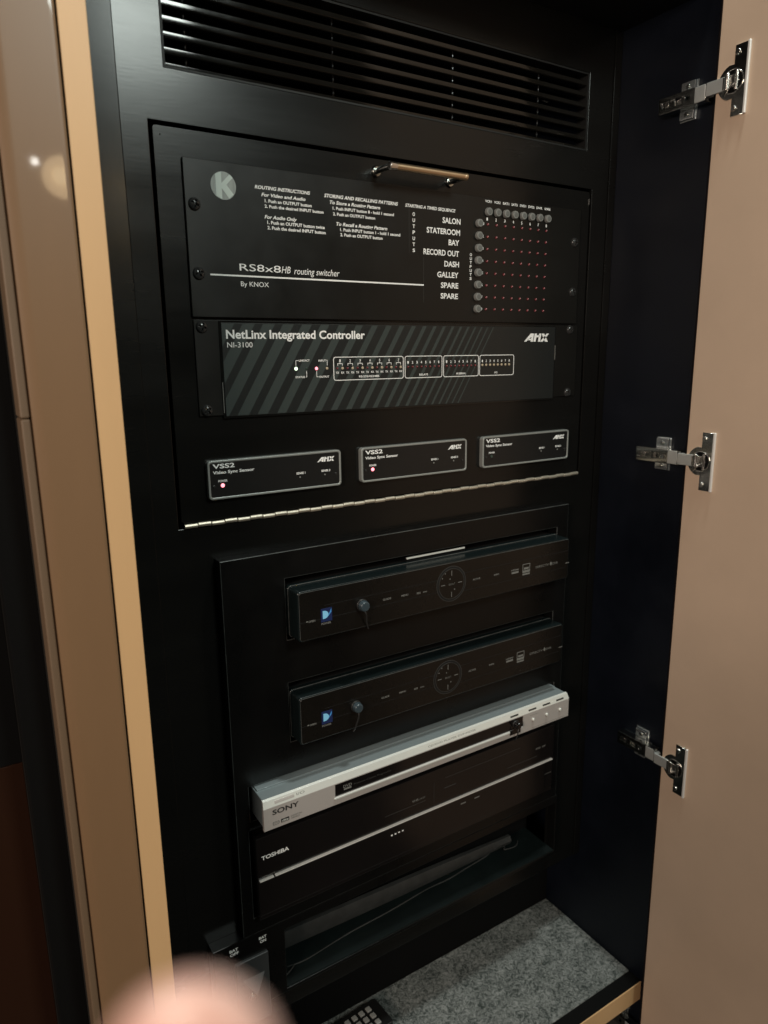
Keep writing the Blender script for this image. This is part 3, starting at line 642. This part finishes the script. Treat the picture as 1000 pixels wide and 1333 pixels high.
# ================================================================== COMBO VIDEO RECORDER
vc = thing('video_recorder', 'black disc and cassette recorder with a thin bright trim line, below the silver player', 'video recorder', (0, 0, -757))
def VC(name, bm, m, label=None, smooth=False):
    bmesh.ops.translate(bm, verts=bm.verts, vec=(0, 0, 757)); return obj(name, bm, m, vc, label, smooth)
VC('casing', box(B(), -217, 209, -12, 120, -756, -656), 'inner')
VC('front_fascia', box(B(), -218.5, 212, -24.8, -12, -706.0, -657, 0.8), 'vcr', 'upper half of the front')
VC('front_fascia', box(B(), -218.5, 196, -26, -12, -750.0, -707.6, 0.8), 'vcr', 'fold-down lower flap of the front')
VC('front_fascia', box(B(), -218.5, 212, -23.6, -12, -756.3, -750.8, 0.5), 'vcr', 'bottom strip of the front')
VC('front_fascia', box(B(), 196.8, 212, -23.6, -12, -750.2, -707.6, 0.5), 'vcr', 'recessed corner of the front')
VC('trim_line', box(B(), -217, -201.0, -27.6, -24, -707.4, -706.2, 0.3), 'trim', 'short bright trim under the power mark')
VC('trim_line', box(B(), -199.4, 208.5, -27.6, -24, -707.4, -706.2, 0.3), 'trim', 'long bright trim line')
t = B(); put_text(t, 'TOSHIBA', -213.2, -683.7, 31.5, 4.7, 'b', -24.95); VC('lettering', t, 'white', 'white maker name')
t = B(); put_text(t, 'VHS', -22, -688.2, 9.5, 3.2, 'b', -24.95); put_text(t, 'Hi-Fi', -11, -688.2, 8.5, 2.6, 'i', -24.95); put_text(t, 'DVD', 178.5, -684.5, 8.5, 2.6, 'b', -24.95); put_text(t, 'RW', 190, -684.5, 6, 2.6, 'b', -24.95)
put_text(t, 'OPEN/CLOSE', -213, -704.2, 14, 1.5, '', -24.95)
VC('lettering', t, 'dim', 'small format marks')
t = B(); rect(t, -60, -2, -692.4, -691.8, -24.8, 0.1); rect(t, 25.8, 44, -686.4, -685.2, -24.8, 0.1); rect(t, 128, 181, -694.6, -694.0, -24.8, 0.1); rect(t, 10.3, 10.6, -700, -673, -24.8, 0.1)
rect(t, 28, 150, -672.5, -672, -24.8, 0.1); VC('lettering', t, 'faint', 'faint engraved lines')
for x in (-51.6, -46.5, -41.4, -36.2): VC('indicator_mark', box(B(), x - 1.1, x + 1.1, -26.3, -26.0, -719.8 + 0.3 * (x > -42), -718.2), 'white')
for x in (55, 77): VC('indicator_mark', box(B(), x - 4, x + 4, -26.3, -26.0, -717.4, -716.0), 'dim')
VC('indicator_mark', box(B(), 197, 210, -24.0, -23.6, -729, -727.5), 'faint')

# ================================================================== LOWER TRAY PLATE
lp = thing('tray_housing', 'black lower housing with a long open tray slot below the recorders', 'panel', (0, 0, -892.5))
def LP(name, bm, m, label=None, smooth=False):
    bmesh.ops.translate(bm, verts=bm.verts, vec=(0, 0, 892.5)); return obj(name, bm, m, lp, label, smooth)
LP('housing_plate', plate(B(), -268.6, 233.5, -872, -778.3, -15, -0.2, [(-187, 231.5, -868, -790)], 0.7), 'panel_flat')
t = B(); bmesh.ops.create_grid(t, x_segments=60, y_segments=20, size=1)
for v in t.verts:
    x = -186.5 + (v.co.x + 1) / 2 * 417.5; y = -14.6 + (v.co.y + 1) / 2 * 60; z = -866 + 1.0 * math.sin(x * 0.03) * (y + 15) / 50
    v.co = Vector((x, y, z))
bmesh.ops.solidify(t, geom=t.faces[:], thickness=3); LP('tray_floor', t, 'teal', 'dark green tray floor', True)
LP('slot_wall', box(B(), -190, 234, 44, 47, -870, -780), 'void', 'black back of the slot')
t = B(); n = 24; rows = []
for i in range(n + 1):
    u = i / n; x = -187 + u * 366; sag = 4 * math.sin(math.pi * u); zt = -827 - 16.5 * u + 0.6 * sag; zb_ = -849 - 6 * u ** 1.5 - 0.4 * sag
    rows.append([t.verts.new((x, 20 - 2 * math.sin(math.pi * u), zt)), t.verts.new((x, 16.5 - 2 * math.sin(math.pi * u), (zt + zb_) / 2)), t.verts.new((x, 19 - 2 * math.sin(math.pi * u), zb_)), t.verts.new((x, 24, zb_)), t.verts.new((x, 24, zt))])
for i in range(n):
    for k in range(5): t.faces.new((rows[i][k], rows[i][(k + 1) % 5], rows[i + 1][(k + 1) % 5], rows[i + 1][k]))
t.faces.new(rows[0]); t.faces.new(rows[-1][::-1]); bmesh.ops.recalc_face_normals(t, faces=t.faces)
LP('slot_gasket', t, 'lip', 'sagging grey strip inside the slot', True)
t = B(); pts = [(-184, -2, -865.2), (-170, 4, -862), (-176, 8, -864), (-150, 7, -865.6), (-90, 14, -866), (-30, 16, -865.5), (30, 21, -865.8), (70, 20, -865), (105, 24, -865.5), (140, 26, -864), (160, 30, -862), (175, 27, -864), (170, 21, -863), (190, 20, -865), (200, 26, -864)]
tube(t, pts, 0.9, 6); o = obj('cable', t, 'lip', None, smooth=True); tag(o, 'thin crumpled cable lying on the tray floor in the lower slot', 'cable')

# battery switch
bs = thing('battery_switch', 'battery on and off switch with grey wedge lever at the lower left of the housing', 'switch', (-227.5, -15, -860))
def BS(name, bm, m, label=None, smooth=False):
    bmesh.ops.translate(bm, verts=bm.verts, vec=(227.5, 15, 860)); return obj(name, bm, m, bs, label, smooth)
t = B(); prism(t, rr(-246.5, -208.8, -888, -803.5, 1, 2), -18.5, -15, 0.8); BS('switch_plate', t, 'switch')
t = B(); a = [t.verts.new(p) for p in ((-240, -18.4, -826), (-214, -18.4, -826), (-226.5, -25, -846), (-240, -18.4, -829), (-222, -18.4, -848))]
for f in ((0, 1, 2), (0, 2, 3), (1, 4, 2), (3, 2, 4), (0, 3, 4, 1)): t.faces.new([a[i] for i in f])
bmesh.ops.recalc_face_normals(t, faces=t.faces); BS('lever', t, 'switch2')
t = B(); cyl(t, (-230.5, -18.4, -850), (-230.5, -21.5, -850), 5.2, 4.6, n=20, bev=0.5); cyl(t, (-230.5, -21.4, -850), (-230.5, -23.2, -850), 2.8, 2.2, n=12, bev=0.4); BS('screw', t, 'nickel', None, True)
t = B(); put_text(t, 'BAT', -251.0, -787.6, 9.6, 3.4, 'b', -15.2); put_text(t, 'OFF', -250.6, -792.4, 9.6, 3.4, 'b', -15.2); put_text(t, 'BAT', -217.5, -787.6, 8.8, 3.4, 'b', -15.2); put_text(t, 'ON', -216.5, -792.4, 7.0, 3.4, 'b', -15.2)
BS('lettering', t, 'white', 'white battery captions')

# ================================================================== CARPET, REMOTE
t = B(); box(t, -334, 300.5, -104.5, 61, -1039.6, -1035, 0.8); o = obj('carpet', t, 'carpet'); tag(o, 'grey flecked felt carpet lining the cabinet floor', 'carpet')
rm = thing('remote_control', 'black remote control with grey keys lying on the grey carpet', 'remote control', (-125, 14, -1035))
rz = math.radians(14.5) * 0 
rm.rotation_euler = (0, 0, math.radians(4))
t = B(); prism(t, rr(-92, 88, -22, 22, 4, 4), 0, 18, 1.5)
bmesh.ops.rotate(t, verts=t.verts, cent=(0, 0, 0), matrix=Matrix.Rotation(math.radians(-90), 3, 'X'))
zs = [v.co.z for v in t.verts]; bmesh.ops.translate(t, verts=t.verts, vec=(0, 0, -min(zs) + 0.4)); obj('casing', t, 'plastic', rm, smooth=True)
t = B(); box(t, -3.4, 3.4, -3.6, 3.6, 17.5, 20.4, 0.8); k0 = obj('key', t, 'key', rm, smooth=True); k0.location = Vector((70, 11, 0)) * S
for i in range(14):
    for j in range(3):
        if i or j: inst(k0, (70 - 11 * i, 11 - 11 * j, 0), rm)

# ================================================================== RIGHT DOOR AND HINGES
dr = thing('cabinet_door', 'open beige laminate cabinet door on the right, swung straight out', 'door', (293, -141, -1150))
t = B(); box(t, 284.2, 302, -560, -141, -1150, 560, 0.8); bmesh.ops.translate(t, verts=t.verts, vec=(-293, 141, 1150)); obj('door_leaf', t, 'door', dr)
t = B(); box(t, 302.4, 303.4, -560, -141, -1150, 560, 0.2); bmesh.ops.translate(t, verts=t.verts, vec=(-293, 141, 1150)); obj('door_facing', t, 'lacquer', dr)
def make_hinge():
    r = thing('concealed_hinge', 'top', 'hinge', (301.4, -95, 100), 'polished concealed hinges joining door and cabinet side')
    t = B(); box(t, -2.2, -0.1, -14, 6, -19, 21, 0.5); box(t, -6.5, -2, -13, 4, 8.5, 20, 0.6); box(t, -6.5, -2, -13, 4, -18, -8.5, 0.6); box(t, -6, -0.1, -5, 26, -5.5, 5.5, 0.5); obj('mounting_plate', t, 'zinc', r, smooth=True)
    t = B()
    for z in (14.2, -13.2):
        t = B(); cyl(t, (-6.4, -5, z), (-8.2, -5, z), 3, 2.4, n=16, bev=0.4); obj('screw', t, 'nickel_dark', r, smooth=True)
    # arm: inverted channel with two slots
    t = B(); plate(t, -34, 25, -8.4, 8.4, -16.2, -14.8, [(11, 20, -2.8, 2.8), (-4, 4, -3.2, 3.2), (-14, -9, -2.2, 2.2), (-28, -21, -3.4, 3.4)], 0.4)
    # plate() builds in x,z facing -y : turn it so that it faces -x
    bmesh.ops.rotate(t, verts=t.verts, cent=(0, 0, 0), matrix=Matrix(((0, 1, 0), (1, 0, 0), (0, 0, 1))))
    bmesh.ops.reverse_faces(t, faces=t.faces)
    box(t, -15.6, -5.5, -33, 24, 7.2, 8.4, 0.3); box(t, -15.6, -5.5, -33, 24, -8.4, -7.2, 0.3)
    obj('arm', t, 'nickel_dark', r, smooth=True)
    t = B(); cyl(t, (-9, 15.5, 0), (-15.9, 15.5, 0), 3.9, n=18, bev=0.5); cyl(t, (-9, 0, 0), (-13, 0, 0), 3.6, n=18, bev=0.5)
    cyl(t, (-14, -18.5, -7.6), (-14, -18.5, 7.6), 2.0, n=14, bev=0.4); cyl(t, (-11, -27, -8), (-11, -27, 8), 2.0, n=14, bev=0.4); obj('screw', t, 'nickel', r, smooth=True)
    t = B(); box(t, -16.5, -9, -33, -20, -8, 8, 0.8); box(t, -20.5, -17.6, -57, -37, -6.6, 6.6, 0.6); box(t, -20.4, -12, -40.5, -36.5, -6.5, 6.5, 0.5); box(t, -18, -9, -37, -34.2, -5.5, 5.5, 0.5); obj('link_arm', t, 'link', r, smooth=True)
    # flange with its round cup, lying on the door face
    X = -17.3; o_ = []
    o_ += [(-80, -33), (-65.5, -33), (-65.5, -15.8)]
    for k in range(13):
        a = math.radians(-70 + 140 * k / 12); o_.append((-66 + 17.2 * math.cos(a), 17.2 * math.sin(a)))
    o_ += [(-65.5, 15.8), (-65.5, 33), (-80, 33)]
    rx = Matrix(((0, 1, 0), (1, 0, 0), (0, 0, 1)))
    t = B(); prism(t, o_, X - 1.6, X + 0.1, 0.5); bmesh.ops.rotate(t, verts=t.verts, cent=(0, 0, 0), matrix=rx); bmesh.ops.reverse_faces(t, faces=t.faces)
    obj('cup_flange', t, 'nickel_dark', r, smooth=True)
    t = B(); cc_ = [(-65.5 + 11.8 * math.cos(2 * math.pi * k / 28), 11.8 * math.sin(2 * math.pi * k / 28)) for k in range(28)]; c2 = [(-65.5 + 10.6 * (a + 65.5) / 11.8, 10.6 * b / 11.8) for a, b in cc_]
    ring(t, cc_, c2, X - 2.4, X - 1.5, bev=0.3); bmesh.ops.rotate(t, verts=t.verts, cent=(0, 0, 0), matrix=rx); bmesh.ops.reverse_faces(t, faces=t.faces); obj('cup', t, 'nickel', r, 'round rim of the cup', smooth=True)
    t = B(); cyl(t, (X - 1.5, -65.5, 0), (X - 1.75, -65.5, 0), 10.8, n=28); obj('cup', t, 'void', r, 'dark hollow of the cup')
    t = B(); box(t, X - 3.4, X - 1.5, -72, -55, -6.2, 6.2, 0.6); cyl(t, (X - 2.6, -70, -9), (X - 2.6, -70, 9), 1.8, n=12, bev=0.4); obj('link_arm', t, 'nickel', r, 'end of the link inside the cup', smooth=True)
    t = B(); box(t, X - 3.0, X + 0.1, -82.0, -79.0, -33.4, 33.4, 0.9); obj('cup_flange', t, 'trim', r, 'raised bright rim', smooth=True)
    t = B()
    for z in (26, -26): cyl(t, (X - 1.4, -69, z), (X - 3.2, -69, z), 3.3, 2.6, n=16, bev=0.5)
    cyl(t, (X - 4.5, -61, -8), (X - 4.5, -61, 8), 2.6, n=12, bev=0.5); tube(t, [(X - 1, -57, -11), (X - 4, -62, -7), (X - 3, -68, -3), (X - 1, -72, 0)], 1.2, 8); obj('screw', t, 'nickel', r, smooth=True)
    return r
h1 = make_hinge(); h1['label'] = 'uppermost concealed hinge, high on the cabinet side near the vent'
for z, lb in ((-289, 'middle concealed hinge, level with the three small sensors'), (-676, 'lower concealed hinge, level with the silver disc player'), (-1112, 'lowest hinge, mostly cut off below the tan bottom edge')):
    c = copy_tree(h1, (301.4, -95, z)); c['label'] = lb

# ================================================================== LEFT SIDE: LACQUERED STILE, DARK NEIGHBOUR
st = thing('lacquered_stile', 'glossy brown lacquered upright between the cabinet and the dark opening on the left', 'upright', (-375, -128, -1150))
def ST(name, bm, m, label=None):
    bmesh.ops.translate(bm, verts=bm.verts, vec=(375, 128, 1150)); return obj(name, bm, m, st, label, True)
prof = [(-353.2, -100), (-353.2, -127.5)]
for k in range(5): a = math.radians(0 - 90 * k / 4); prof.append((-355.2 + 2 * math.cos(a), -128.5 + 2.0 * math.sin(a)))
prof += [(-357, -130.5), (-360, -130.5), (-381, -130.5), (-384, -130.5)]
for k in range(1, 11): u = k / 10; prof.append((-384 - u * 7.8, -130.5 + 1.3 * u ** 1.8))
prof += [(-392, -118), (-392, -100)]
t = B(); a = [t.verts.new((x, y, -1150)) for x, y in prof]; b = [t.verts.new((x, y, 420)) for x, y in prof]; t.faces.new(a); t.faces.new(b[::-1])
for i in range(len(prof)): t.faces.new((a[i], a[(i + 1) % len(prof)], b[(i + 1) % len(prof)], b[i]))
bmesh.ops.recalc_face_normals(t, faces=t.faces); ST('stile_board', t, 'lacquer')
t = B(); box(t, -398.5, -392.3, -126, -100, -1150, -205.2, 1.5); ST('edge_bead', t, 'bead', 'lower length of the edge bead')
t = B(); box(t, -398.5, -392.3, -126, -100, -204.9, 420, 1.5); ST('edge_bead', t, 'bead', 'upper length of the edge bead')
dn = thing('dark_cabinet_front', 'dark brown glossy panel with a black post at the far left edge', 'panel', (-450, 0, -1150))
t = B(); box(t, -420, -399, -95, -60, 0, 1570, 0.5); bmesh.ops.translate(t, verts=t.verts, vec=(450, 0, 0)); obj('post', t, 'void', dn, 'black upright post')
t = B(); box(t, -700, -420.2, -56, -50, 0, 668, 0.5); bmesh.ops.translate(t, verts=t.verts, vec=(450, 0, 0)); obj('lower_panel', t, 'darkwood', dn, 'dark reddish brown lower panel')
t = B(); box(t, -700, -420.2, -57, -50, 669, 1570, 0.5); bmesh.ops.translate(t, verts=t.verts, vec=(450, 0, 0)); obj('upper_panel', t, 'void', dn, 'black upper panel')

# ================================================================== LAMP THAT THE LACQUER MIRRORS
lm = thing('wall_lamp', 'round amber wall lamp behind the camera, seen only as a reflection in the brown lacquer', 'lamp', (-62, -1860, 318))
def facing(t): bmesh.ops.rotate(t, verts=t.verts, cent=(0, 0, 0), matrix=Matrix.Rotation(math.pi, 3, 'Z')); return t
t = B(); cyl(t, (0, 0, 0), (0, -10, 0), 56, 52, n=48, bev=1); obj('dish', facing(t), 'lampglass', lm)
t = B(); cyl(t, (8, -10, 0), (8, -16, 0), 22, 19, n=36, bev=1); obj('centre_cap', facing(t), 'lamprim', lm)
bl = thing('spot_bulb', 'tiny bright spot lamp behind the camera, a glint in the brown lacquer', 'lamp', (-127, -1890, 358))
t = B(); cyl(t, (0, 0, 0), (0, -8, 0), 9, 4, n=16); obj('bulb', facing(t), 'bulb', bl)

# ================================================================== HAND AT THE LENS
def hand():
    root = thing('person', 'pale pink fingertip of the person taking the photo, blurred in the lower left corner', 'person', (-470, -640, -215))
    base = Vector((-470, -640, -215))
    px, py = 208, 1528
    d = (right * ((px - 500) / 925.2) + fwd - up * ((py - 666.5) / 925.2))
    tip = CAM + d * 38.0
    dd = (-up * 0.85 - right * 0.25 + fwd * 0.10).normalized()
    back = (-fwd)
    # joints: finger then knuckle, palm, wrist, forearm
    J = []; Rr = []; E = []
    def add(p, r, par):
        J.append(p - base); Rr.append(r)
        if par is not None: E.append((par, len(J) - 1))
        return len(J) - 1
    side = right; down = dd
    palm = tip + down * 92 - fwd * 6
    w_ = add(palm + down * 75, 25, None)
    pc = add(palm + down * 30, 27, w_)
    fa = add(palm + down * 160 - fwd * 40, 30, w_)
    add(palm + down * 260 - fwd * 90, 36, fa)
    kn_ = add(palm + Vector((0, 0, 0)), 12, pc)
    a = add(tip + down * 50 - fwd * 5, 9.2, kn_); b = add(tip + down * 24, 7.4, a); c = add(tip, 6.0, b)
    for i, (off, ln) in enumerate(((20, 46), (39, 42), (56, 32))):
        k1 = add(palm + side * off + down * (4 + 4 * i), 11.5, pc)
        k2 = add(palm + side * off + down * (2 + 4 * i) + fwd * ln * 0.85 - down * 12, 9, k1)
        k3 = add(palm + side * off + down * (14 + 4 * i) + fwd * ln * 1.0 + down * 8, 8, k2)
        add(palm + side * off + down * (34 + 4 * i) + fwd * ln * 0.75, 7, k3)
    t1 = add(palm + down * 45 - side * 26 + fwd * 10, 14, pc); t2 = add(palm + down * 15 - side * 38 + fwd * 26, 11, t1); add(palm - down * 8 - side * 36 + fwd * 40, 9, t2)
    me = bpy.data.meshes.new('hand'); me.from_pydata([tuple(p * S) for p in J], E, []); o = bpy.data.objects.new('hand', me); COL.objects.link(o)
    sk = o.modifiers.new('s', 'SKIN'); sk.use_smooth_shade = True
    for i, v in enumerate(me.skin_vertices[0].data): v.radius = (Rr[i] * S, Rr[i] * S * (0.62 if i in (0, 1) else 1)); v.use_root = (i == 0)
    ss = o.modifiers.new('u', 'SUBSURF'); ss.levels = 2; ss.render_levels = 2
    dg = bpy.context.evaluated_depsgraph_get(); nm = bpy.data.meshes.new_from_object(o.evaluated_get(dg)); bpy.data.objects.remove(o)
    nm.materials.clear(); nm.materials.append(M['skin'])
    o = bpy.data.objects.new('hand', nm); COL.objects.link(o); o.parent = root
    t = B(); bmesh.ops.create_uvsphere(t, u_segments=16, v_segments=10, radius=1)
    ax = (tip - CAM).normalized(); n_ = fwd.cross(dd).normalized(); f2 = dd.cross(n_).normalized()
    mt = Matrix((n_ * 5.5, f2 * 2.0, -dd * 6.5)).transposed().to_4x4(); mt.translation = tip - base + f2 * 6.0 * (1 if f2.dot(fwd) > 0 else -1)
    bmesh.ops.transform(t, matrix=mt, verts=t.verts); obj('fingernail', t, 'nail', root, smooth=True)
hand()
for o in COL.objects:
    if o.type == 'MESH' and o.parent is not None and o.name.split('.')[0] == 'lettering': o['kind'] = 'stuff'
